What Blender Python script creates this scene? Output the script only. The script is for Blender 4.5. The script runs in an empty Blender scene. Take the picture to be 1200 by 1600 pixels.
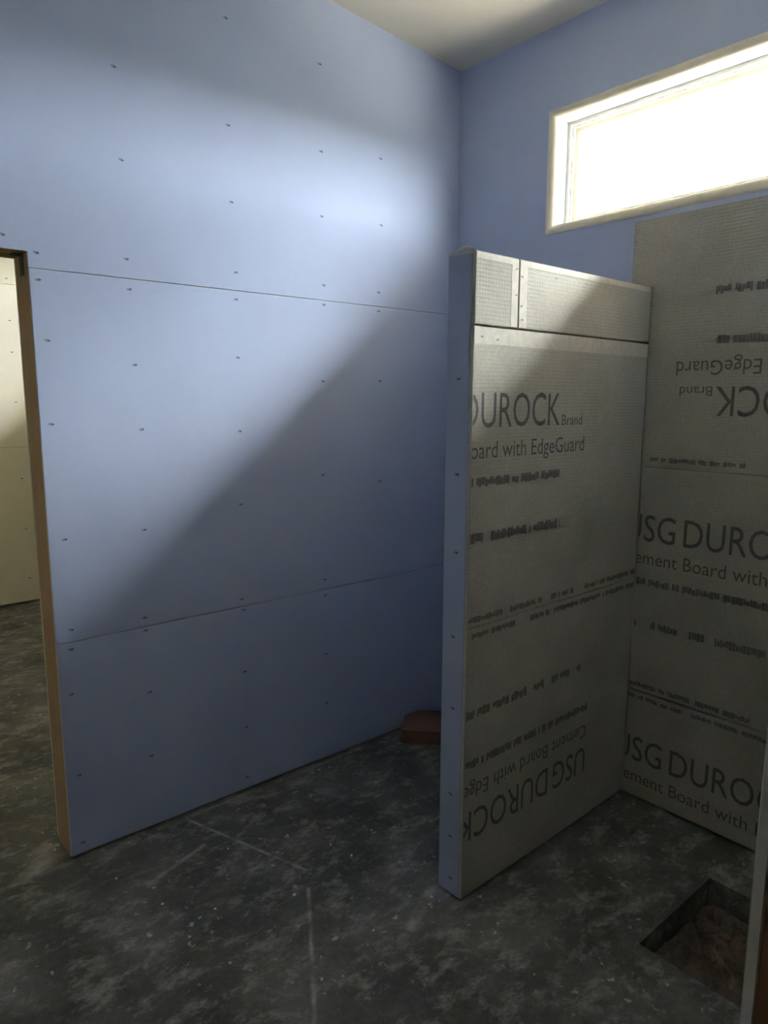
import bpy, bmesh, math, random
from mathutils import Vector, Matrix

random.seed(7)
sc = bpy.context.scene
col = sc.collection

# ------------------------------------------------------------------ camera
F_PX, YAW, PITCH, ROLL = 1102.5, 0.8665, 0.1586, 0.0029
CAM = Vector((-2.5393, -2.4532, 1.6206))
fw = Vector((math.cos(YAW) * math.cos(PITCH), math.sin(YAW) * math.cos(PITCH), -math.sin(PITCH)))
rt = Vector((math.sin(YAW), -math.cos(YAW), 0))
up = rt.cross(fw)
rt2 = rt * math.cos(ROLL) + up * math.sin(ROLL)
up2 = up * math.cos(ROLL) - rt * math.sin(ROLL)
cd = bpy.data.cameras.new('camera')
cam = bpy.data.objects.new('camera', cd)
col.objects.link(cam)
cam.matrix_world = Matrix(((rt2.x, up2.x, -fw.x, CAM.x), (rt2.y, up2.y, -fw.y, CAM.y),
                           (rt2.z, up2.z, -fw.z, CAM.z), (0, 0, 0, 1)))
cd.sensor_fit = 'VERTICAL'
cd.sensor_height = 32.0
cd.lens = 32.0 * F_PX / 1600.0
cd.clip_start = 0.02
sc.camera = cam

# ------------------------------------------------------------------ sky, sun, exposure
SKY = 9.3
SUN_EL, SUN_AZ = math.radians(46), math.radians(-34)     # azimuth from +x (through the high window) towards -y
sun_dir = Vector((math.cos(SUN_EL) * math.cos(SUN_AZ), math.cos(SUN_EL) * math.sin(SUN_AZ), math.sin(SUN_EL)))
w = bpy.data.worlds.new('hazy_sky')
sc.world = w
w.use_nodes = True
nt = w.node_tree
nt.nodes.clear()
N = nt.nodes.new
tc = N('ShaderNodeTexCoord')
dot = N('ShaderNodeVectorMath'); dot.operation = 'DOT_PRODUCT'
dot.inputs[1].default_value = sun_dir
nt.links.new(tc.outputs['Generated'], dot.inputs[0])
mx = N('ShaderNodeMath'); mx.operation = 'MAXIMUM'; mx.inputs[1].default_value = 0.0
nt.links.new(dot.outputs['Value'], mx.inputs[0])
pw = N('ShaderNodeMath'); pw.operation = 'POWER'; pw.inputs[1].default_value = 22.0    # broad glow of a sun in haze
nt.links.new(mx.outputs[0], pw.inputs[0])
ma = N('ShaderNodeMath'); ma.operation = 'MULTIPLY_ADD'
ma.inputs[1].default_value = 12.5
ma.inputs[2].default_value = 0.6
nt.links.new(pw.outputs[0], ma.inputs[0])
sz = N('ShaderNodeSeparateXYZ')
nt.links.new(tc.outputs['Generated'], sz.inputs[0])
hz = N('ShaderNodeMath'); hz.operation = 'ABSOLUTE'
nt.links.new(sz.outputs[2], hz.inputs[0])
he = N('ShaderNodeMath'); he.operation = 'MULTIPLY'; he.inputs[1].default_value = -6.0
nt.links.new(hz.outputs[0], he.inputs[0])
hx = N('ShaderNodeMath'); hx.operation = 'EXPONENT'                                   # haze brightens the horizon all round
nt.links.new(he.outputs[0], hx.inputs[0])
hm = N('ShaderNodeMath'); hm.operation = 'MULTIPLY_ADD'; hm.inputs[1].default_value = 1.2
nt.links.new(hx.outputs[0], hm.inputs[0])
nt.links.new(ma.outputs[0], hm.inputs[2])
ms = N('ShaderNodeMath'); ms.operation = 'MULTIPLY'; ms.inputs[1].default_value = SKY
nt.links.new(hm.outputs[0], ms.inputs[0])
bg = N('ShaderNodeBackground'); bg.inputs['Color'].default_value = (0.97, 0.985, 1.0, 1)
nt.links.new(ms.outputs[0], bg.inputs['Strength'])
wo = N('ShaderNodeOutputWorld')
nt.links.new(bg.outputs[0], wo.inputs['Surface'])

sl = bpy.data.lights.new('sun_offscreen', 'SUN')
sl.energy = 16.0
sl.angle = math.radians(1.5)
sl.color = (1.0, 0.95, 0.86)
so = bpy.data.objects.new('sun_offscreen', sl)
col.objects.link(so)
so.rotation_euler = (-sun_dir).to_track_quat('-Z', 'Y').to_euler()
so.location = sun_dir * 20

vs = sc.view_settings
vs.view_transform = 'Standard'
vs.look = 'None'
vs.exposure = 2.0
vs.gamma = 1.0
vs.use_curve_mapping = False
sc.cycles.use_denoising = True
sc.cycles.max_bounces = 12
sc.cycles.diffuse_bounces = 8
sc.cycles.sample_clamp_indirect = 6.0


# ------------------------------------------------------------------ materials
def new_mat(name):
    m = bpy.data.materials.new(name)
    m.use_nodes = True
    t = m.node_tree
    b = t.nodes['Principled BSDF']
    return m, t, b


def pos_node(t):
    g = t.nodes.new('ShaderNodeNewGeometry')
    return g.outputs['Position']


def noise(t, vec, scale, detail=4, rough=0.55, dist=0.0):
    n = t.nodes.new('ShaderNodeTexNoise')
    n.inputs['Scale'].default_value = scale
    n.inputs['Detail'].default_value = detail
    n.inputs['Roughness'].default_value = rough
    n.inputs['Distortion'].default_value = dist
    t.links.new(vec, n.inputs['Vector'])
    return n.outputs['Fac']


def ramp(t, fac, stops):
    r = t.nodes.new('ShaderNodeValToRGB')
    e = r.color_ramp.elements
    while len(e) < len(stops):
        e.new(0.5)
    for el, (p, c) in zip(e, stops):
        el.position = p
        el.color = c if len(c) == 4 else (*c, 1)
    t.links.new(fac, r.inputs[0])
    return r.outputs[0]


def mixc(t, fac, a, b, mode='MIX'):
    m = t.nodes.new('ShaderNodeMix')
    m.data_type = 'RGBA'
    m.blend_type = mode
    for s, v in ((0, fac), (6, a), (7, b)):
        if isinstance(v, (int, float)):
            m.inputs[s].default_value = v
        elif isinstance(v, tuple):
            m.inputs[s].default_value = v if len(v) == 4 else (*v, 1)
        else:
            t.links.new(v, m.inputs[s])
    return m.outputs[2]


def math_n(t, op, a, b=None, c=None, clamp=False):
    m = t.nodes.new('ShaderNodeMath')
    m.operation = op
    m.use_clamp = clamp
    for i, v in enumerate((a, b, c)):
        if v is None:
            continue
        if isinstance(v, (int, float)):
            m.inputs[i].default_value = v
        else:
            t.links.new(v, m.inputs[i])
    return m.outputs[0]


def bump(t, b, h, strength=0.2, dist=0.002):
    n = t.nodes.new('ShaderNodeBump')
    n.inputs['Strength'].default_value = strength
    n.inputs['Distance'].default_value = dist
    t.links.new(h, n.inputs['Height'])
    t.links.new(n.outputs[0], b.inputs['Normal'])


def g3(v):
    return (v, v, v, 1)


def simple(name, c, rough=0.8, var=0.08, scale=6.0, bs=0.0, bscale=200, spec=0.3):
    m, t, b = new_mat(name)
    p = pos_node(t)
    f = noise(t, p, scale, 5)
    k = ramp(t, f, [(0.3, g3(1 - var)), (0.7, g3(1 + 0 * var))])
    t.links.new(mixc(t, 1.0, (*c, 1), k, 'MULTIPLY'), b.inputs['Base Color'])
    b.inputs['Roughness'].default_value = rough
    b.inputs['Specular IOR Level'].default_value = spec
    if bs:
        bump(t, b, noise(t, p, bscale, 3), bs, 0.001)
    return m


M_PURPLE = simple('lavender_drywall_paper', (0.455, 0.522, 0.69), 0.88, 0.07, 2.5, 0.12, 260, 0.1)
M_GYP = simple('gypsum_edge', (0.72, 0.70, 0.63), 0.9, 0.1, 30, 0.2, 200, 0.2)
M_WHITEBOARD = simple('cream_drywall_paper', (0.78, 0.745, 0.62), 0.8, 0.06, 2.0, 0.1, 250, 0.2)
M_CEIL = simple('ceiling_drywall', (0.74, 0.70, 0.60), 0.85, 0.05, 1.5, 0.15, 180, 0.2)
M_BEAD = simple('corner_bead_compound', (0.82, 0.75, 0.60), 0.8, 0.1, 25, 0.25, 120, 0.2)
M_VINYL = simple('white_vinyl', (0.82, 0.81, 0.74), 0.4, 0.02, 3, spec=0.5)
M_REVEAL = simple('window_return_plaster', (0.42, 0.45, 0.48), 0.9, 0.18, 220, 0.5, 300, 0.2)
M_DARK = simple('wall_framing', (0.40, 0.28, 0.16), 0.9)
M_SCREW = simple('screw_steel', (0.075, 0.075, 0.08), 0.6, spec=0.4)
M_SCUFF = simple('torn_paper_dimple', (0.27, 0.305, 0.41), 0.9)
M_SCUFF_C = simple('chipped_cement', (0.36, 0.345, 0.29), 0.9)
M_PAPER = simple('torn_white_paper', (0.85, 0.83, 0.76), 0.85)
M_INK = simple('printed_ink', (0.15, 0.15, 0.15), 0.9, 0.25, 40, spec=0.1)
M_INK2 = simple('faded_small_print', (0.19, 0.188, 0.175), 0.9, 0.3, 60, spec=0.1)
M_BAND = simple('cement_edge_wrap', (0.62, 0.595, 0.51), 0.85, 0.18, 45, 0.3, 250, 0.2)
M_STUCCO = simple('stucco', (0.55, 0.50, 0.42), 0.9)
M_BOUNCE_SLAB = simple('bounce_slab_pale', (0.44, 0.41, 0.35), 0.9)  # for the added slab outside that reflects daylight indoors
M_CARD = simple('brown_cardboard', (0.26, 0.155, 0.125), 0.85, 0.15, 14, spec=0.2)


def wood_mat(name, c1, c2, rough=0.7):
    m, t, b = new_mat(name)
    p = pos_node(t)
    mp = t.nodes.new('ShaderNodeMapping')
    mp.inputs['Scale'].default_value = (55, 55, 2.2)
    t.links.new(p, mp.inputs[0])
    f = noise(t, mp.outputs[0], 1.0, 6, 0.6, 0.6)
    f2 = noise(t, p, 3.0, 3)
    k = ramp(t, f, [(0.3, c1), (0.7, c2)])
    t.links.new(mixc(t, 0.35, k, ramp(t, f2, [(0.35, c1), (0.65, c2)]), 'MIX'), b.inputs['Base Color'])
    b.inputs['Roughness'].default_value = rough
    bump(t, b, f, 0.25, 0.001)
    return m


M_STUD = wood_mat('framing_lumber', (0.36, 0.235, 0.125), (0.50, 0.345, 0.20))
M_STUD_RED = wood_mat('reddish_lumber', (0.13, 0.055, 0.018), (0.24, 0.11, 0.04))

# cement board: warm grey, cloudy, with the fine grid of its glass mesh as relief
def cement_mat():
    m, t, b = new_mat('cement_board_face')
    p = pos_node(t)
    cloud = ramp(t, noise(t, p, 3.5, 6, 0.6), [(0.3, (0.43, 0.415, 0.35)), (0.7, (0.55, 0.53, 0.45))])
    fine = ramp(t, noise(t, p, 90, 4, 0.7), [(0.3, g3(0.80)), (0.75, g3(1.0))])
    c = mixc(t, 1.0, cloud, fine, 'MULTIPLY')
    sep = t.nodes.new('ShaderNodeSeparateXYZ')
    t.links.new(p, sep.inputs[0])
    zz = math_n(t, 'SINE', math_n(t, 'MULTIPLY', sep.outputs[2], 2 * math.pi / 0.0115))
    hh = math_n(t, 'ADD', sep.outputs[0], sep.outputs[1])
    xx = math_n(t, 'SINE', math_n(t, 'MULTIPLY', hh, 2 * math.pi / 0.0125))
    grid = math_n(t, 'ADD', math_n(t, 'MULTIPLY', zz, 0.7), math_n(t, 'MULTIPLY', xx, 0.3))
    gmask = noise(t, p, 5.0, 3)
    grid2 = math_n(t, 'MULTIPLY', grid, ramp(t, gmask, [(0.40, g3(0.25)), (0.6, g3(1.0))]))
    lines = math_n(t, 'MULTIPLY_ADD', grid2, 0.07, 0.95)
    comb = t.nodes.new('ShaderNodeCombineColor')
    for i in range(3):
        t.links.new(lines, comb.inputs[i])
    t.links.new(mixc(t, 1.0, c, comb.outputs[0], 'MULTIPLY'), b.inputs['Base Color'])
    b.inputs['Roughness'].default_value = 0.9
    b.inputs['Specular IOR Level'].default_value = 0.2
    bump(t, b, math_n(t, 'ADD', grid2, math_n(t, 'MULTIPLY', noise(t, p, 120, 4), 2.0)), 0.35, 0.0008)
    return m


M_CEMENT = cement_mat()


def floor_mat():
    m, t, b = new_mat('dusty_concrete')
    p = pos_node(t)
    base = ramp(t, noise(t, p, 2.6, 8, 0.66, 0.1), [(0.36, (0.075, 0.080, 0.073)), (0.50, (0.13, 0.134, 0.122)), (0.68, (0.24, 0.24, 0.22))])
    grain = ramp(t, noise(t, p, 45, 5, 0.7), [(0.3, g3(0.72)), (0.7, g3(1.1))])
    c = mixc(t, 1.0, base, grain, 'MULTIPLY')
    # cloudy smears of drywall dust
    mp = t.nodes.new('ShaderNodeMapping')
    mp.inputs['Rotation'].default_value = (0, 0, 0.9)
    mp.inputs['Scale'].default_value = (1.0, 1.7, 1.0)
    t.links.new(p, mp.inputs[0])
    sm = noise(t, mp.outputs[0], 6.5, 10, 0.78, 0.1)
    dust = ramp(t, sm, [(0.50, g3(0.0)), (0.63, g3(0.75))])
    c = mixc(t, dust, c, (0.40, 0.40, 0.37))
    # trodden crumbs and specks
    sp = ramp(t, noise(t, p, 26, 4, 0.6), [(0.625, g3(0.0)), (0.67, g3(0.85))])
    gate = ramp(t, noise(t, p, 2.7, 3), [(0.42, g3(0.15)), (0.6, g3(1.0))])
    c = mixc(t, math_n(t, 'MULTIPLY', sp, gate), c, (0.58, 0.58, 0.55))
    # whitish snapped lines and scrape marks left on the slab: (x0,y0,x1,y1,half width,strength)
    tot = None
    br = ramp(t, noise(t, p, 14, 4), [(0.38, g3(0.12)), (0.60, g3(1.0))])
    for (x0, y0, x1, y1, hw, s) in ((-1.489, -0.02, -1.298, -0.584, 0.010, 1.0), (-1.344, -0.66, -1.70, -1.22, 0.010, 1.0),
                                    (-2.75, -0.005, -1.90, -0.012, 0.02, 0.7), (-2.75, 0.175, -1.92, 0.175, 0.012, 0.6),
                                    (-1.22, -1.02, -1.02, -0.93, 0.026, 1.0), (-1.02, -0.92, -1.02, -1.05, 0.03, 0.6),
                                    (-1.60, -0.02, -0.55, -0.02, 0.016, 0.5), (-1.75, -0.30, -1.50, -0.22, 0.014, 0.8),
                                    (-2.06, -0.03, -1.93, 0.15, 0.07, 0.9)):
        L = math.hypot(x1 - x0, y1 - y0)
        a = math.atan2(y1 - y0, x1 - x0)
        v = t.nodes.new('ShaderNodeVectorMath'); v.operation = 'SUBTRACT'
        v.inputs[1].default_value = (x0, y0, 0)
        t.links.new(p, v.inputs[0])
        d1 = t.nodes.new('ShaderNodeVectorMath'); d1.operation = 'DOT_PRODUCT'
        d1.inputs[1].default_value = (math.cos(a), math.sin(a), 0)
        t.links.new(v.outputs[0], d1.inputs[0])
        d2 = t.nodes.new('ShaderNodeVectorMath'); d2.operation = 'DOT_PRODUCT'
        d2.inputs[1].default_value = (-math.sin(a), math.cos(a), 0)
        t.links.new(v.outputs[0], d2.inputs[0])
        across = math_n(t, 'SUBTRACT', 1.0, math_n(t, 'DIVIDE', math_n(t, 'ABSOLUTE', d2.outputs['Value']), hw), clamp=True)
        mid = math_n(t, 'ABSOLUTE', math_n(t, 'SUBTRACT', d1.outputs['Value'], L / 2))
        along = math_n(t, 'LESS_THAN', mid, L / 2)
        k = math_n(t, 'MULTIPLY', math_n(t, 'MULTIPLY', across, along), s)
        tot = k if tot is None else math_n(t, 'MAXIMUM', tot, k)
    c = mixc(t, math_n(t, 'MULTIPLY', tot, br), c, (0.47, 0.465, 0.43))
    t.links.new(c, b.inputs['Base Color'])
    b.inputs['Roughness'].default_value = 0.75
    b.inputs['Specular IOR Level'].default_value = 0.25
    bump(t, b, math_n(t, 'ADD', noise(t, p, 60, 5), math_n(t, 'MULTIPLY', sm, 2.0)), 0.3, 0.002)
    return m


M_FLOOR = floor_mat()


def soil_mat():
    m, t, b = new_mat('pit_soil')
    p = pos_node(t)
    k = ramp(t, noise(t, p, 18, 6, 0.7), [(0.3, (0.08, 0.07, 0.055)), (0.55, (0.16, 0.13, 0.10)), (0.7, (0.22, 0.12, 0.09))])
    t.links.new(k, b.inputs['Base Color'])
    b.inputs['Roughness'].default_value = 0.95
    bump(t, b, noise(t, p, 80, 4), 0.6, 0.004)
    return m


M_SOIL = soil_mat()
M_GROUND = simple('outdoor_ground', (0.10, 0.10, 0.075), 0.95, 0.25, 0.4)


def glass_mat():
    m = bpy.data.materials.new('window_glass')
    m.use_nodes = True
    t = m.node_tree
    t.nodes.clear()
    tr = t.nodes.new('ShaderNodeBsdfTransparent')
    tr.inputs[0].default_value = (0.96, 0.98, 0.97, 1)
    gl = t.nodes.new('ShaderNodeBsdfGlossy')
    gl.inputs['Roughness'].default_value = 0.02
    mixs = t.nodes.new('ShaderNodeMixShader')
    mixs.inputs[0].default_value = 0.05
    o = t.nodes.new('ShaderNodeOutputMaterial')
    t.links.new(tr.outputs[0], mixs.inputs[1])
    t.links.new(gl.outputs[0], mixs.inputs[2])
    t.links.new(mixs.outputs[0], o.inputs[0])
    return m


M_GLASS = glass_mat()


# ------------------------------------------------------------------ mesh helpers
def link(name, me, parent=None, kind=None):
    o = bpy.data.objects.new(name, me)
    col.objects.link(o)
    if parent is not None:
        o.parent = parent
    if kind:
        o['kind'] = kind
    return o


def tag(o, label, cat, group=None):
    o['label'] = label
    o['category'] = cat
    if group:
        o['group'] = group


def mesh_from(bm, name, mats):
    bmesh.ops.recalc_face_normals(bm, faces=bm.faces)
    me = bpy.data.meshes.new(name)
    bm.to_mesh(me)
    bm.free()
    for m in (mats if isinstance(mats, (list, tuple)) else [mats]):
        me.materials.append(m)
    return me


def bm_hexa(bm, pts, mi=0):
    """pts: 8 points, bottom loop then top loop"""
    v = [bm.verts.new(p) for p in pts]
    for f in ((0, 1, 2, 3), (7, 6, 5, 4), (0, 4, 5, 1), (1, 5, 6, 2), (2, 6, 7, 3), (3, 7, 4, 0)):
        fc = bm.faces.new([v[i] for i in f])
        fc.material_index = mi
    return v


def bm_box(bm, x0, x1, y0, y1, z0, z1, mi=0):
    return bm_hexa(bm, [(x0, y0, z0), (x1, y0, z0), (x1, y1, z0), (x0, y1, z0),
                        (x0, y0, z1), (x1, y0, z1), (x1, y1, z1), (x0, y1, z1)], mi)


def box(name, x0, x1, y0, y1, z0, z1, mat, parent=None, kind=None, bev=0.0):
    bm = bmesh.new()
    bm_box(bm, x0, x1, y0, y1, z0, z1)
    if bev:
        bmesh.ops.bevel(bm, geom=list(bm.edges), offset=bev, segments=1, affect='EDGES')
    return link(name, mesh_from(bm, name, mat), parent, kind)


CEIL0, CEIL_T = 3.106, 0.0663          # the ceiling rises away from the window wall


def ceil_z(x):
    return CEIL0 - CEIL_T * x


def panel(name, x0, x1, y0, y1, z0, z1, faces_mat, edge_mat, parent, axis, bev=0.0015, sloped=False):
    """sheet whose two big faces (along axis) carry paper and whose edges show the core"""
    bm = bmesh.new()
    za, zb = (ceil_z(x0), ceil_z(x1)) if sloped else (z1, z1)
    bm_hexa(bm, [(x0, y0, z0), (x1, y0, z0), (x1, y1, z0), (x0, y1, z0),
                 (x0, y0, za), (x1, y0, zb), (x1, y1, zb), (x0, y1, za)])
    if bev:
        bmesh.ops.bevel(bm, geom=list(bm.edges), offset=bev, segments=1, affect='EDGES')
    bm.normal_update()
    for f in bm.faces:
        f.material_index = 0 if abs(f.normal[axis]) > 0.6 else 1
    return link(name, mesh_from(bm, name, [faces_mat, edge_mat]), parent)


def panel_poly(name, pts, axis, a0, a1, faces_mat, edge_mat, parent):
    """sheet cut to an outline; pts are (horizontal, z); axis 1: a sheet along x between y=a0..a1, axis 0: along y between x=a0..a1"""
    bm = bmesh.new()
    mk = (lambda h, z, d: (h, d, z)) if axis == 1 else (lambda h, z, d: (d, h, z))
    fr = [bm.verts.new(mk(h, z, a0)) for h, z in pts]
    bk = [bm.verts.new(mk(h, z, a1)) for h, z in pts]
    bm.faces.new(fr)
    bm.faces.new(bk[::-1])
    k = len(pts)
    for i in range(k):
        bm.faces.new((fr[i], fr[(i + 1) % k], bk[(i + 1) % k], bk[i])).material_index = 1
    return link(name, mesh_from(bm, name, [faces_mat, edge_mat]), parent)


def screw_mesh(rim, size=1.0):
    bm = bmesh.new()
    n = 10
    for r_out, sx, h, mi in ((0.0075 * size, 1.3, 0.0004, 1), (0.0036 * size, 1.2, 0.0009, 0)):
        c = bm.verts.new((0.002 if mi == 0 else -0.002, 0, h))
        ring = [bm.verts.new((c.co.x + r_out * sx * math.cos(a), r_out * 0.62 * math.sin(a), h * 0.4))
                for a in (2 * math.pi * k / n for k in range(n))]
        for k in range(n):
            f = bm.faces.new((c, ring[k], ring[(k + 1) % n]))
            f.material_index = mi
    me = bpy.data.meshes.new('screw')
    bm.to_mesh(me)
    bm.free()
    me.materials.append(M_SCREW)
    me.materials.append(rim)
    return me


ME_SCREW = screw_mesh(M_SCUFF)
ME_SCREW_C = screw_mesh(M_SCUFF_C, 0.7)


def screw(parent, p, u, v, roll=0.0, me=None):
    u = Vector(u); v = Vector(v); n = u.cross(v)
    uu = u * math.cos(roll) + v * math.sin(roll)
    vv = v * math.cos(roll) - u * math.sin(roll)
    o = link('screw', me or ME_SCREW, parent)
    m = Matrix(((uu.x, vv.x, n.x, p[0]), (uu.y, vv.y, n.y, p[1]), (uu.z, vv.z, n.z, p[2]), (0, 0, 0, 1)))
    o.matrix_local = m
    return o


# ------------------------------------------------------------------ setting: ground, floor, pit, ceiling, roof
XL, XR = -4.6, 0.0
YN, YF = -4.0, 3.57
box('ground', -900, 900, -900, 900, -0.6, -0.32, M_GROUND, kind='structure')

box('bounce_slab', 0.17, 5.5, -9.0, 9.0, -0.315, -0.20, M_BOUNCE_SLAB, kind='structure')     # unseen pale slab, added to bounce sunlight through the window to the ceiling
PX0, PX1, PY0, PY1 = -0.721, -0.262, -1.860, -1.508      # the pit broken out of the slab for the shower drain
bm = bmesh.new()
SX0, SX1, SY0, SY1 = XL - 0.2, 0.15, YN - 0.2, YF + 0.2
for (x0, x1, y0, y1) in ((SX0, PX0, SY0, SY1), (PX1, SX1, SY0, SY1), (PX0, PX1, SY0, PY0), (PX0, PX1, PY1, SY1)):
    for z in (0.0, -0.2):
        vv = [bm.verts.new(q) for q in ((x0, y0, z), (x1, y0, z), (x1, y1, z), (x0, y1, z))]
        bm.faces.new(vv if z == 0 else vv[::-1])
rnd = random.Random(3)
loop = []
corners = [(PX0, PY0), (PX1, PY0), (PX1, PY1), (PX0, PY1)]
for k in range(4):
    (ax, ay), (bx, by) = corners[k], corners[(k + 1) % 4]
    v = [bm.verts.new(q) for q in ((ax, ay, 0), (bx, by, 0), (bx, by, -0.2), (ax, ay, -0.2))]
    bm.faces.new(v)
for (ax, ay), (bx, by) in (((SX0, SY0), (SX1, SY0)), ((SX1, SY0), (SX1, SY1)), ((SX1, SY1), (SX0, SY1)), ((SX0, SY1), (SX0, SY0))):
    bm.faces.new([bm.verts.new(q) for q in ((ax, ay, -0.2), (bx, by, -0.2), (bx, by, 0), (ax, ay, 0))])
me = bpy.data.meshes.new('floor')
bm.to_mesh(me); bm.free()
me.materials.append(M_FLOOR)
floor = link('floor', me, kind='structure')

bm = bmesh.new()
n = 26
grid = [[bm.verts.new((PX0 - 0.01 + (PX1 - PX0 + 0.02) * i / n, PY0 - 0.01 + (PY1 - PY0 + 0.02) * j / n,
                       -0.095 + 0.008 * math.sin(i * 0.9) * math.cos(j * 0.7) + rnd.uniform(-0.008, 0.010)))
         for j in range(n + 1)] for i in range(n + 1)]
for i in range(n):
    for j in range(n):
        bm.faces.new((grid[i][j], grid[i + 1][j], grid[i + 1][j + 1], grid[i][j + 1]))
for k in range(60):
    cx, cy, r = rnd.uniform(PX0 + .02, PX1 - .02), rnd.uniform(PY0 + .02, PY1 - .02), rnd.uniform(0.006, 0.018)
    bmesh.ops.create_icosphere(bm, subdivisions=1, radius=r,
                               matrix=Matrix.Translation((cx, cy, -0.092)) @ Matrix.Diagonal((1, rnd.uniform(.6, 1.2), .6, 1)))
soil = link('pit_soil', mesh_from(bm, 'pit_soil', M_SOIL), floor, kind='stuff')
soil['label'] = 'rough brown soil and gravel at the bottom of the drain pit'

bm = bmesh.new()
xa, xb = XL - 0.2, 0.15
bm_hexa(bm, [(xa, YN - .2, ceil_z(xa)), (xb, YN - .2, ceil_z(xb)), (xb, YF + .2, ceil_z(xb)), (xa, YF + .2, ceil_z(xa)),
             (xa, YN - .2, ceil_z(xa) + .25), (xb, YN - .2, ceil_z(xb) + .25), (xb, YF + .2, ceil_z(xb) + .25), (xa, YF + .2, ceil_z(xa) + .25)])
link('ceiling', mesh_from(bm, 'ceiling', M_CEIL), kind='structure')
box('trim_2', 0.15, 0.90, YN - 0.6, YF + 0.6, 3.105, 3.28, M_STUCCO, kind='structure')     # roof eave over the windows


def core(name, segs, mat=M_DARK):
    """wall body: list of (x0,x1,y0,y1,z0,z1 or None for up to the ceiling)"""
    bm = bmesh.new()
    for (x0, x1, y0, y1, z0, z1) in segs:
        za, zb = (z1, z1) if z1 is not None else (ceil_z(x0), ceil_z(x1))
        bm_hexa(bm, [(x0, y0, z0), (x1, y0, z0), (x1, y1, z0), (x0, y1, z0),
                     (x0, y0, za), (x1, y0, zb), (x1, y1, zb), (x0, y1, za)])
    return link(name, mesh_from(bm, name, mat), kind='structure')


T = 0.0127
# ------------------------------------------------------------------ wall_left: lavender wall with the bare doorway
DX0, DX1, DZ = -2.745, -1.905, 2.070          # rough opening
WT = 0.165
S2, S1 = 0.797, 2.0216                         # sheet joints
wl = core('wall_left', [(XL, DX0 - 0.04, T, WT - T, 0, None), (DX1 + 0.04, 0.0, T, WT - T, 0, None), (DX0 - 0.04, DX1 + 0.04, T, WT - T, DZ + 0.14, None)])
g = 0.0011
pA = {}
pA[1] = panel('drywall_panel', DX1, -0.001, 0, T, 0.012, S2 - g, M_PURPLE, M_GYP, wl, 1)
pA[2] = panel('drywall_panel', DX1, -0.001, 0, T, S2 + g, S1 - g, M_PURPLE, M_GYP, wl, 1)
pA[3] = panel_poly('drywall_panel', [(-0.001, S1 + g), (-0.001, ceil_z(0)), (XL, ceil_z(XL)), (XL, S1 + g), (DX0, S1 + g), (DX0, DZ), (DX1, DZ), (DX1, S1 + g)],
                   1, 0, T, M_PURPLE, M_GYP, wl)
for (za, zb, sl_) in ((0.012, S2 - g, False), (S2 + g, S1 - g, False)):
    panel('drywall_panel', XL, DX0, 0, T, za, zb, M_PURPLE, M_GYP, wl, 1, sloped=sl_)
# the other room's side of the same wall
panel('drywall_panel', XL, DX0, WT - T, WT, 0.01, 3.0, M_WHITEBOARD, M_GYP, wl, 1, sloped=True)
panel('drywall_panel', DX1, 0.0, WT - T, WT, 0.01, 3.0, M_WHITEBOARD, M_GYP, wl, 1, sloped=True)
panel('drywall_panel', DX0, DX1, WT - T, WT, DZ, 3.0, M_WHITEBOARD, M_GYP, wl, 1, bev=0, sloped=True)
# door framing
st = box('jamb_stud', DX1, DX1 + 0.039, T, WT - T, 0.0, DZ, M_STUD, wl, bev=0.002)
box('jamb_stud', DX0 - 0.039, DX0, T, WT - T, 0.0, DZ, M_STUD, wl, bev=0.002)
box('header', DX0 - 0.039, DX1 + 0.039, T, 0.083, DZ, DZ + 0.14, M_STUD, wl, bev=0.002)
box('header', DX0 - 0.039, DX1 + 0.039, 0.096, WT - T, DZ, DZ + 0.14, M_STUD, wl, bev=0.002)
bkt = bmesh.new()                                # steel strap in the head corner of the doorway
bm_box(bkt, DX1 - 0.0025, DX1 - 0.0005, 0.050, 0.092, 2.005, DZ - 0.001)
bm_box(bkt, DX1 - 0.030, DX1 - 0.0005, 0.050, 0.092, DZ - 0.0030, DZ - 0.0008)
link('strap', mesh_from(bkt, 'strap', M_SCREW), wl)

for (x, z) in ((-1.604, 2.678), (-1.195, 2.95), (-0.79, 2.914), (-1.595, 2.397), (-1.198, 2.596), (-0.788, 2.594), (-0.478, 2.631),
               (-0.788, 2.349), (-0.474, 2.362), (-1.194, 2.334), (-1.971, 2.109), (-1.878, 2.068), (-1.595, 2.084), (-1.184, 2.087),
               (-0.782, 2.081), (-0.488, 2.081), (-1.878, 1.987), (-1.59, 1.986), (-1.187, 1.989), (-0.783, 2.004), (-0.488, 2.002),
               (-1.863, 1.802), (-1.585, 1.735), (-1.186, 1.775), (-0.791, 1.693), (-0.48, 1.70), (-1.869, 1.537), (-1.572, 1.513), (-1.187, 1.496),
               (-1.853, 1.154), (-1.582, 1.155), (-1.191, 1.211), (-0.796, 1.301), (-0.48, 1.25), (-1.852, 0.84), (-1.596, 0.831), (-1.201, 0.828),
               (-0.792, 0.842), (-1.857, 0.771), (-1.596, 0.783), (-1.193, 0.782), (-0.79, 0.770), (-1.867, 0.611), (-1.591, 0.544), (-1.196, 0.522),
               (-1.86, 0.309), (-1.599, 0.292), (-1.196, 0.28), (-0.79, 0.50), (-0.79, 0.27), (-1.863, 0.051), (-1.20, 0.06)):
    par = pA[1] if z < S2 else pA[2] if z < S1 else pA[3]
    screw(par, (x, 0.0, z), (1, 0, 0), (0, 0, 1), random.uniform(-0.25, 0.25))
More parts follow.
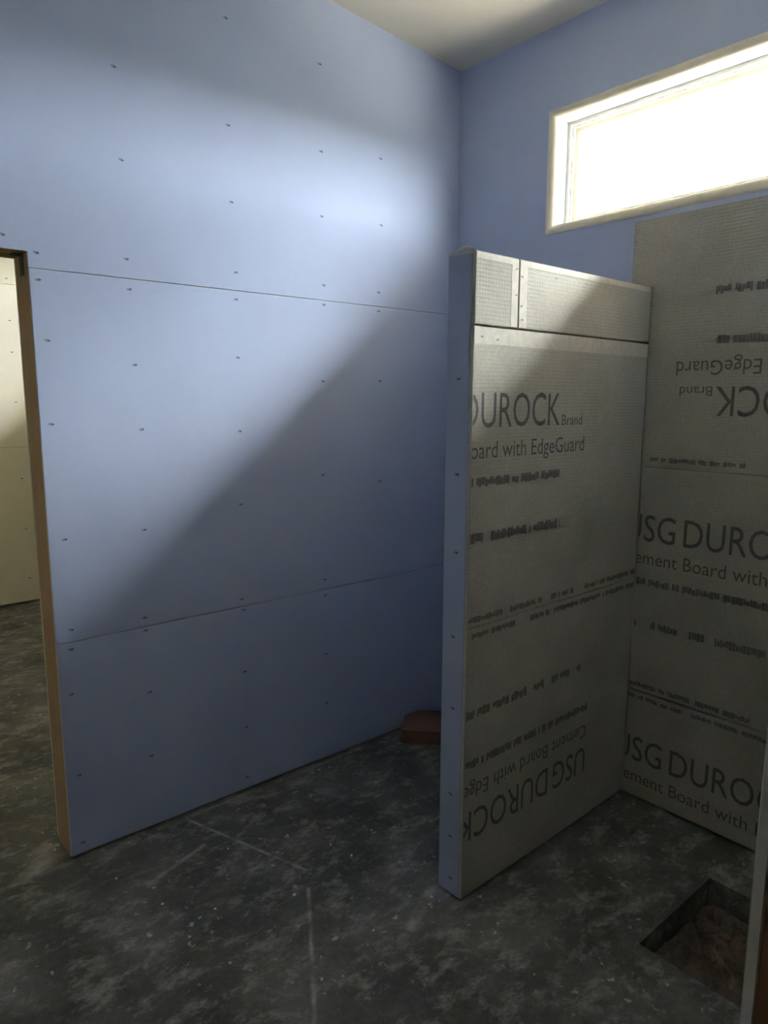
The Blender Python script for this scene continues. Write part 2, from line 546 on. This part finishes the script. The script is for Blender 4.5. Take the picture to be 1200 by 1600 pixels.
# pale rub mark on the bottom sheet
bm = bmesh.new()
c0 = bm.verts.new((-0.405, -0.0004, 0.640))
ring = [bm.verts.new((-0.405 + (0.032 + 0.012 * math.sin(3 * a)) * math.cos(a), -0.0003, 0.640 + (0.046 + 0.01 * math.cos(2 * a)) * math.sin(a)))
        for a in (2 * math.pi * k / 16 for k in range(16))]
for k in range(16):
    bm.faces.new((c0, ring[k], ring[(k + 1) % 16]))
M_RUB = simple('pale_rub', (0.49, 0.53, 0.67), 0.85, 0.1, 60)
link('rub_mark', mesh_from(bm, 'rub_mark', M_RUB), pA[1])

# ------------------------------------------------------------------ wall_right: exterior wall with the high window
WY0, WY1, WZ0, WZ1 = -2.03, -0.540, 2.345, 2.758      # clear opening
NWY0, NWY1 = 1.55, 3.04                                # the same high window in the next room
XT = 0.15
wr = core('wall_right', [(T, XT, YN, WY0 - .012, 0, None), (T, XT, WY1 + .012, WT, 0, None), (T, XT, WY0 - .012, WY1 + .012, 0, WZ0 - .014), (T, XT, WY0 - .012, WY1 + .012, WZ1 + .012, None),
                         (T, XT, WT, NWY0, 0, None), (T, XT, NWY1, YF, 0, None), (T, XT, NWY0, NWY1, 0, WZ0), (T, XT, NWY0, NWY1, WZ1, None)], M_STUCCO)
CB_Y = -0.935                                          # where the cement board starts
CB_Z = 2.281


def panel_b(y0, y1, z0, z1, mat=M_PURPLE):
    return panel('drywall_panel', 0.0, T, y0, y1, z0, z1, mat, M_GYP, wr, 0, bev=0.0012)


panel_b(CB_Y, -0.0005, 0.012, S2 - g)
panel_b(CB_Y, -0.0005, S2 + g, S1 - g)
panel_poly('drywall_panel', [(-0.0005, S1 + g), (-0.0005, CEIL0), (-2.214, CEIL0), (-2.214, WZ1 + .026), (WY1 + .026, WZ1 + .026), (WY1 + .026, WZ0 - .036), (-2.214, WZ0 - .036),
                             (-2.214, CB_Z + 0.001), (CB_Y, CB_Z + 0.001), (CB_Y, S1 + g)], 0, 0.0, T, M_PURPLE, M_GYP, wr)
panel_b(-2.214, WY0 - .026, WZ0 - .035, WZ1 + .025)
panel_b(-4.0, -2.33, 0.01, CEIL0)
for (ya, yb, za, zb) in ((WT, NWY0, 0.01, CEIL0), (NWY1, YF, 0.01, CEIL0), (NWY0, NWY1, 0.01, WZ0), (NWY0, NWY1, WZ1, CEIL0)):
    panel_b(ya, yb, za, zb, M_WHITEBOARD)

# plaster corner bead around the opening, projecting slightly from the wall
tr = link('trim_1', bpy.data.meshes.new('trim_1'), kind='structure')
tr.data.materials.append(M_BEAD)


bm = bmesh.new()
prof = [(0.031, -0.0005), (0.030, -0.0030)] + [(0.030 - 0.030 * math.sin(a), 0.025 - 0.030 * math.cos(a)) for a in (math.pi / 16 * k for k in range(1, 9))]
rings = []
for d, x in prof:
    db = d * 1.35
    rings.append([bm.verts.new(q) for q in ((x, WY1 + d, WZ0 - db), (x, WY1 + d, WZ1 + d), (x, WY0 - d, WZ1 + d), (x, WY0 - d, WZ0 - db))])
for r0, r1 in zip(rings, rings[1:]):
    for k in range(4):
        f = bm.faces.new((r0[k], r0[(k + 1) % 4], r1[(k + 1) % 4], r1[k]))
        f.smooth = True
me = bpy.data.meshes.new('corner_bead')
bmesh.ops.recalc_face_normals(bm, faces=bm.faces)
bm.to_mesh(me); bm.free()
me.materials.append(M_BEAD)
link('corner_bead', me, tr)
# returns
box('window_return', 0.024, 0.130, WY0, WY1, WZ1 - 0.0, WZ1 + 0.012, M_REVEAL, tr)
box('window_return', 0.024, 0.090, WY1, WY1 + 0.012, WZ0, WZ1, M_REVEAL, tr)
box('window_return', 0.024, 0.130, WY0 - 0.012, WY0, WZ0, WZ1, M_REVEAL, tr)
box('sill', 0.024, 0.150, WY0, WY1, WZ0 - 0.014, WZ0 + 0.0005, M_REVEAL, tr)


def ring_frame(bm, x0, x1, y0, y1, z0, z1, w_):
    bm_box(bm, x0, x1, y0, y0 + w_, z0, z1)
    bm_box(bm, x0, x1, y1 - w_, y1, z0, z1)
    bm_box(bm, x0, x1, y0 + w_, y1 - w_, z0, z0 + w_)
    bm_box(bm, x0, x1, y0 + w_, y1 - w_, z1 - w_, z1)


def make_window(name, X, sgn, y0, y1, z0, z1, mull=True):
    bm = bmesh.new()
    ring_frame(bm, min(X, X + sgn * .06), max(X, X + sgn * .06), y0, y1, z0, z1, 0.014)
    wn = link(name, mesh_from(bm, name, M_VINYL), kind='structure')
    bm = bmesh.new()
    a, b_ = X + sgn * 0.012, X + sgn * 0.022
    ring_frame(bm, min(a, b_), max(a, b_), y0 + .014, y1 - .014, z0 + .014, z1 - .014, 0.007)
    link('track', mesh_from(bm, 'track', M_VINYL), wn)
    bm = bmesh.new()
    a, b_ = X + sgn * 0.030, X + sgn * 0.052
    ym = (y0 + y1) / 2
    ring_frame(bm, min(a, b_), max(a, b_), y0 + .014, y1 - .014, z0 + .014, z1 - .014, 0.022)
    link('sash', mesh_from(bm, 'sash', M_VINYL), wn)
    xm = (a + b_) / 2
    for (ya, yb) in ((y0 + .034, y1 - .034),):
        bm = bmesh.new()
        vv = [bm.verts.new(q) for q in ((xm, ya, z0 + .034), (xm, yb, z0 + .034), (xm, yb, z1 - .034), (xm, ya, z1 - .034))]
        bm.faces.new(vv)
        link('pane', mesh_from(bm, 'pane', M_GLASS), wn)
    return wn


make_window('window_1', 0.090, 1, WY0, WY1, WZ0, WZ1)

# cement boards on the shower side of wall_right ------------------------------------------------
CT = 0.0127                                            # board thickness, standing proud of nothing: flush with the drywall
rb = {}
BS3, BS1 = 0.464, 1.3673
BX0, BX1 = -0.0127, 0.0
BXF = -0.0127


def cement_b(y0, y1, z0, z1):
    return panel('cement_board', BXF, T * 0.98, y0, y1, z0, z1, M_CEMENT, M_BAND, wr, 0, bev=0.002)


cb_low = cement_b(-2.20, -1.0215, 0.012, BS3 - 0.002)
cb_mid = cement_b(-2.20, -1.0215, BS3 + 0.002, BS1 - 0.0015)
cb_top = panel_poly('cement_board', [(-2.20, BS1 + 0.0015), (-2.20, CB_Z), (CB_Y, CB_Z), (CB_Y, 2.037), (-1.0215, 2.037), (-1.0215, BS1 + 0.0015)],
                    0, BXF, T * 0.98, M_CEMENT, M_BAND, wr)

# ------------------------------------------------------------------ shower partition
RP, PYF = 0.0218, -1.0202
PM = Matrix.Translation((0, PYF, 0)) @ Matrix.Rotation(RP, 4, 'Z')
HP = 2.035
PEND = -1.0073
PTH = 0.1036
bm = bmesh.new()
bm_box(bm, PEND + T, -0.020, T, PTH - T, 0.0, HP - 0.012)
wp = link('wall_partition', mesh_from(bm, 'wall_partition', M_DARK), kind='structure')
wp.matrix_world = PM


def panel_p(name, x0, x1, y0, y1, z0, z1, fm, em, axis, bev=0.002):
    return panel(name, x0, x1, y0, y1, z0, z1, fm, em, wp, axis, bev)


PS2, PS1, PJ = 0.9249, 1.8310, -0.807
pc_low = panel_p('cement_board', PEND, -0.016, 0, T, 0.014, PS2 - 0.002, M_CEMENT, M_BAND, 1)
pc_mid = panel_p('cement_board', PEND, -0.016, 0, T, PS2 + 0.002, PS1 - 0.0025, M_CEMENT, M_BAND, 1)
pc_ta = panel_p('cement_board', PEND + 0.004, PJ - 0.0022, 0, T, PS1 + 0.0025, HP, M_CEMENT, M_BAND, 1)
pc_tb = panel_p('cement_board', PJ + 0.0022, -0.016, 0, T, PS1 + 0.0025, HP, M_CEMENT, M_BAND, 1)
pe = panel_p('end_panel', PEND, PEND + T, T + 0.0005, PTH, 0.010, HP - 0.004, M_PURPLE, M_GYP, 0)
panel_p('drywall_panel', PEND + T, -0.001, PTH - T, PTH, 0.010, HP - 0.004, M_PURPLE, M_GYP, 1)
panel_p('top_plate', PEND + T, -0.020, T, PTH - T, HP - 0.012, HP - 0.002, M_STUD, M_STUD, 2)
# smooth wrapped edges of the boards
for nm, par, x0, x1, z0, z1 in (('edge_band', pc_mid, PEND + .003, -0.02, PS1 - 0.052, PS1 - 0.004),
                                ('edge_band', pc_ta, PJ - 0.036, PJ - 0.004, PS1 + 0.005, HP - 0.004),
                                ('edge_band', pc_tb, PJ + 0.004, PJ + 0.040, PS1 + 0.005, HP - 0.004),
                                ('edge_band', pc_tb, PJ + 0.040, -0.02, HP - 0.020, HP - 0.003),
                                ('edge_band', pc_ta, PEND + 0.006, PJ - 0.036, HP - 0.020, HP - 0.003)):
    box(nm, x0, x1, -0.0008, 0.0, z0, z1, M_BAND, par)
for (y, z) in ((0.052, 1.398), (0.050, 1.159), (0.057, 0.89), (0.052, 0.655), (0.054, 0.361), (0.053, 0.213), (0.047, 0.066), (0.053, 1.68)):
    screw(pe, (PEND, y, z), (0, -1, 0), (0, 0, 1), random.uniform(-.3, .3))
for (x, z) in ((PJ - .012, 2.005), (PJ + .014, 1.985), (PJ - .012, 1.93), (PJ + .014, 1.90), (PJ + .02, 1.86), (-0.97, 1.80), (-0.90, 1.795), (-0.62, 2.0), (-0.45, 2.0)):
    screw(pc_ta if (x < PJ and z > PS1) else pc_tb if z > PS1 else pc_mid, (x, -0.0008, z), (1, 0, 0), (0, 0, 1), random.uniform(-.5, .5), ME_SCREW_C)
# torn face paper standing up at the top corner of the end
bm = bmesh.new()
prof = [(0.000, 0.010, 0.004), (0.018, 0.007, 0.010), (0.035, 0.004, 0.011), (0.055, 0.002, 0.007), (0.078, -0.001, 0.002), (0.098, -0.004, -0.004)]
low = [bm.verts.new((PEND + 0.001, y + 0.0, HP - 0.004)) for y, dx, dz in prof]
hi = [bm.verts.new((PEND - 0.003 - abs(dx), y, HP + dz)) for y, dx, dz in prof]
hi2 = [bm.verts.new((PEND - 0.0022 - abs(dx), y, HP + dz + 0.0012)) for y, dx, dz in prof]
low2 = [bm.verts.new((PEND + 0.002, y, HP - 0.003)) for y, dx, dz in prof]
for k in range(len(prof) - 1):
    bm.faces.new((low[k], low[k + 1], hi[k + 1], hi[k]))
    bm.faces.new((hi[k], hi[k + 1], hi2[k + 1], hi2[k]))
    bm.faces.new((hi2[k], hi2[k + 1], low2[k + 1], low2[k]))
tp = link('torn_paper', mesh_from(bm, 'torn_paper', M_PAPER), wp)
tp['label'] = 'sliver of torn white face paper curling off the top corner'

# ------------------------------------------------------------------ printing on the cement boards
def text_mesh(body, u0, u1, v0, v1, wide=False):
    cu = bpy.data.curves.new('t', 'FONT')
    cu.body = body
    cu.resolution_u = 3
    ob = bpy.data.objects.new('t', cu)
    col.objects.link(ob)
    dg = bpy.context.evaluated_depsgraph_get()
    dg.update()
    me = bpy.data.meshes.new_from_object(ob.evaluated_get(dg))
    bpy.data.objects.remove(ob)
    bpy.data.curves.remove(cu)
    bm = bmesh.new()
    bm.from_mesh(me)
    bpy.data.meshes.remove(me)
    xs = [v.co.x for v in bm.verts]; ys = [v.co.y for v in bm.verts]
    ax, bx, ay, by = min(xs), max(xs), min(ys), max(ys)
    for v in bm.verts:
        v.co = Vector((u0 + (v.co.x - ax) / (bx - ax) * (u1 - u0), v0 + (v.co.y - ay) / (by - ay) * (v1 - v0), 0))
    return bm


def blocks(bm, u0, u1, v0, v1, rr, gap_at=()):
    """a line of small print too fine to read: a row of tiny strokes"""
    u = u0
    while u < u1:
        wv = rr.uniform(0.005, 0.014)
        a = v0 + rr.choice((0, 0, 0.2, 0.1)) * (v1 - v0)
        b_ = v1 - rr.choice((0, 0, 0.25)) * (v1 - v0)
        vv = [bm.verts.new(q) for q in ((u, a, 0), (min(u + wv, u1), a, 0), (min(u + wv, u1), b_, 0), (u, b_, 0))]
        bm.faces.new(vv)
        u += wv + rr.uniform(0.0008, 0.0022)
        if rr.random() < 0.12:
            u += 0.012


def board_print(parent, mat4, clip, rr_seed, edges=(True, True), local=False):
    """mat4 maps (u,v,0) of an upright board to the wall; clip = (umin,umax,vmin,vmax)"""
    rr = random.Random(rr_seed)
    lines = []
    big = 4
    lines.append(text_mesh('USG', 0.0, 0.206, 0.612, 0.717))
    lines.append(text_mesh('DUROCK', 0.239, 0.720, 0.612, 0.717))
    lines.append(text_mesh('Brand', 0.732, 0.852, 0.612, 0.646))
    lines.append(text_mesh('Cement Board with EdgeGuard', 0.0, 0.87, 0.505, 0.573))
    b3 = bmesh.new(); blocks(b3, 0.0, 0.73, 0.437, 0.465, rr); lines.append(b3)
    b4 = bmesh.new()
    for (a, b_) in ((0.06, 0.085), (0.13, 0.24), (0.285, 0.345), (0.383, 0.56), (0.575, 0.745)):
        blocks(b4, a, b_, 0.266, 0.297, rr)
    lines.append(b4)
    if edges[0]:
        be = bmesh.new()
        a = clip[0]
        while a < clip[1]:
            e = a + rr.uniform(0.10, 0.3)
            blocks(be, a, min(e, clip[1]), 0.016, 0.036, rr)
            a = e + rr.uniform(0.01, 0.08)
        lines.append(be)
    if edges[1]:
        be = bmesh.new()
        a = clip[0]
        while a < clip[1]:
            e = a + rr.uniform(0.10, 0.3)
            blocks(be, a, min(e, clip[1]), 0.876, 0.894, rr)
            a = e + rr.uniform(0.01, 0.08)
        lines.append(be)
    for li, bm in enumerate(lines):
        for co, no in (((clip[0], 0, 0), (-1, 0, 0)), ((clip[1], 0, 0), (1, 0, 0)), ((0, clip[2], 0), (0, -1, 0)), ((0, clip[3], 0), (0, 1, 0))):
            bmesh.ops.bisect_plane(bm, geom=list(bm.verts) + list(bm.edges) + list(bm.faces), plane_co=co, plane_no=no, clear_outer=True)
        if not bm.faces:
            bm.free()
            continue
        bm.transform(mat4)
        me = bpy.data.meshes.new('printed_line')
        bm.to_mesh(me)
        bm.free()
        me.materials.append(M_INK if li < big else M_INK2)
        link('printed_line', me, parent)


def map_p(x0, z0, flip=False):          # partition face, local frame (u along +x, v up, facing -y)
    s = -1 if flip else 1
    return Matrix(((s, 0, 0, x0), (0, 0, 0, -0.0009), (0, s, 0, z0), (0, 0, 0, 1)))


def map_b(y0, z0, flip=False):          # wall_right (u along -y, v up, facing -x)
    s = -1 if flip else 1
    return Matrix(((0, 0, 0, BXF - 0.0006), (-s, 0, 0, y0), (0, s, 0, z0), (0, 0, 0, 1)))


board_print(pc_mid, map_p(-1.29, 0.9249), (-1.003 + 1.29, -0.02 + 1.29, 0.003, 0.84), 1, (True, False))
board_print(pc_low, map_p(-0.315, 0.9249, True), (-0.29, -0.315 + 1.003, 0.003, 0.905), 2, (True, False))
board_print(cb_mid, map_b(-0.968, BS3), (0.058, 1.22, 0.004, 0.897), 3, (True, False))
board_print(cb_low, map_b(-0.975, -0.448), (0.05, 1.21, 0.465, 0.908), 4, (False, True))
board_print(cb_top, map_b(-2.005, CB_Z, True), (-0.18, 0.98, 0.01, 0.90), 5, (False, True))

# ------------------------------------------------------------------ wall_near: the wall we look past, its bare jamb at our right
NY1, NY0 = -2.214, -2.330
JX = -1.868
wn = core('wall_near', [(JX + 0.039, 0.0, NY0 + T, NY1 - T, 0, None), (XL, -2.80, NY0 + T, NY1 - T, 0, None), (-2.80, JX + 0.039, NY0 + T, NY1 - T, 2.21, None)])
panel('cement_board', JX, -0.0135, NY1 - T, NY1, 0.012, 2.05, M_CEMENT, M_GYP, wn, 1)
panel('drywall_panel', JX, -0.0005, NY1 - T, NY1, 2.052, 3.0, M_PURPLE, M_GYP, wn, 1, sloped=True)
panel('drywall_panel', JX, -0.0005, NY0, NY0 + T, 0.012, 3.0, M_WHITEBOARD, M_GYP, wn, 1, sloped=True)
panel('drywall_panel', XL, -2.76, NY1 - T, NY1, 0.012, 3.0, M_PURPLE, M_GYP, wn, 1, sloped=True)
panel('drywall_panel', XL, -2.76, NY0, NY0 + T, 0.012, 3.0, M_WHITEBOARD, M_GYP, wn, 1, sloped=True)
panel('drywall_panel', -2.76, JX, NY1 - T, NY1, 2.07, 3.0, M_PURPLE, M_GYP, wn, 1, sloped=True)
panel('drywall_panel', -2.76, JX, NY0, NY0 + T, 2.07, 3.0, M_WHITEBOARD, M_GYP, wn, 1, sloped=True)
box('jamb_stud', JX, JX + 0.039, NY0 + T, NY1 - T, 0, 2.07, M_STUD_RED, wn, bev=0.002)
box('jamb_stud', -2.80, -2.76, NY0 + T, NY1 - T, 0, 2.07, M_STUD_RED, wn, bev=0.002)
box('header', -2.80, JX + 0.039, NY0 + T, NY1 - T, 2.07, 2.21, M_STUD, wn, bev=0.002)

# ------------------------------------------------------------------ the other rooms
core('wall_outer', [(XL - 0.15, XL, YN, YF, 0, None)], M_WHITEBOARD)
make_window('window_2_offscreen', 0.090, 1, NWY0, NWY1, WZ0, WZ1)
wf = core('wall_far', [(XL - 0.15, XT, YF + T, YF + 0.15, 0, None)])
for (za, zb, sl_) in ((0.014, 1.244, False), (1.246, 2.464, False), (2.466, 3.0, True)):
    pf = panel('drywall_panel', XL, 0.0, YF, YF + T, za, zb, M_WHITEBOARD, M_GYP, wf, 1, sloped=sl_)
    for x in (-1.14, -0.73, -1.55):
        for z in ((0.2, 0.6, 1.0) if za < 1 else (1.59, 1.966, 2.2) if za < 2 else (2.506, 2.8)):
            screw(pf, (x, YF, z), (1, 0, 0), (0, 0, 1), 0.2)
core('wall_back', [(XL - 0.15, XT, YN - 0.15, YN, 0, None)], M_WHITEBOARD)

# ------------------------------------------------------------------ loose things
# flat brown carton lying in the corner behind the partition
ck = bpy.data.objects.new('cardboard_carton', None)
col.objects.link(ck)
ck.location = (-0.235, -0.150, 0.0)
ck.rotation_euler = (0, 0, math.radians(-46))
bm = bmesh.new()
L, W, Hc = 0.165, 0.115, 0.066
nu, nv = 10, 6
topv = [[bm.verts.new((-L + 2 * L * i / nu, -W + 2 * W * j / nv,
                       Hc + 0.012 * (1 - (2 * i / nu - 1) ** 2) * (1 - (2 * j / nv - 1) ** 2))) for j in range(nv + 1)] for i in range(nu + 1)]
for i in range(nu):
    for j in range(nv):
        bm.faces.new((topv[i][j], topv[i + 1][j], topv[i + 1][j + 1], topv[i][j + 1]))
rim = [topv[i][0] for i in range(nu + 1)] + [topv[nu][j] for j in range(1, nv + 1)] + [topv[i][nv] for i in range(nu - 1, -1, -1)] + [topv[0][j] for j in range(nv - 1, 0, -1)]
base = [bm.verts.new((v.co.x * 0.985, v.co.y * 0.985, 0.001)) for v in rim]
for k in range(len(rim)):
    bm.faces.new((rim[k], base[k], base[(k + 1) % len(rim)], rim[(k + 1) % len(rim)]))
bm.faces.new(base[::-1])
link('carton_body', mesh_from(bm, 'carton_body', M_CARD), ck)
bm = bmesh.new()
bm_box(bm, -L * 1.01, L * 1.01, -W * 1.03, -W * 1.005, Hc * 0.55, Hc + 0.002)
link('lid_flap', mesh_from(bm, 'lid_flap', M_CARD), ck)
tag(ck, 'flat reddish-brown carton on the floor in the corner behind the shower partition', 'carton')


# crumbs of broken drywall scattered on the slab
def crumb_mesh(seed):
    r = random.Random(seed)
    bm = bmesh.new()
    bmesh.ops.create_icosphere(bm, subdivisions=1, radius=1.0)
    for v in bm.verts:
        v.co = Vector((v.co.x * r.uniform(.7, 1.2), v.co.y * r.uniform(.5, .9), max(v.co.z, -0.4) * r.uniform(.35, .6)))
    zmin = min(v.co.z for v in bm.verts)
    for v in bm.verts:
        v.co.z -= zmin
    return mesh_from(bm, 'drywall_crumb', M_GYP)


CR = [crumb_mesh(k) for k in range(4)]
rr = random.Random(11)
spots = [(-1.40, -0.66, .011), (-1.13, -0.62, .009), (-1.63, -0.55, .008), (-1.75, -0.42, .009), (-1.30, -0.95, .007), (-1.53, -1.0, .010),
         (-1.15, -0.52, .008), (-0.98, -0.55, .007), (-1.82, -0.20, .008), (-1.70, -0.78, .009), (-1.02, -1.20, .010), (-0.985, -1.18, .008),
         (-1.45, -0.30, .007), (-1.92, 0.12, .016), (-1.935, 0.10, .012), (-1.90, 0.14, .010), (-1.06, -0.96, .010), (-1.09, -0.98, .008)]
for k, (x, y, r) in enumerate(spots):
    if DX1 < x < DX1 + 0.05 and 0 < y < WT:
        x -= 0.04
    o = link('drywall_crumb', CR[k % 4])
    o.location = (x, y, 0.0)
    o.scale = (r * 0.75, r * 0.75, r * 0.55)
    o.rotation_euler = (0, 0, rr.uniform(0, 6.28))
    if y > 0.05:
        tag(o, 'white gypsum crumb at the foot of the bare wooden doorway stud', 'crumb', 'gypsum crumbs by the doorway stud')
    elif x > -1.12 and y < -0.9:
        tag(o, 'white gypsum crumb beside the open end of the shower partition', 'crumb', 'gypsum crumbs at the partition end')
    else:
        tag(o, 'small white gypsum crumb out on the open dark concrete floor', 'crumb', 'gypsum crumbs on the open floor')
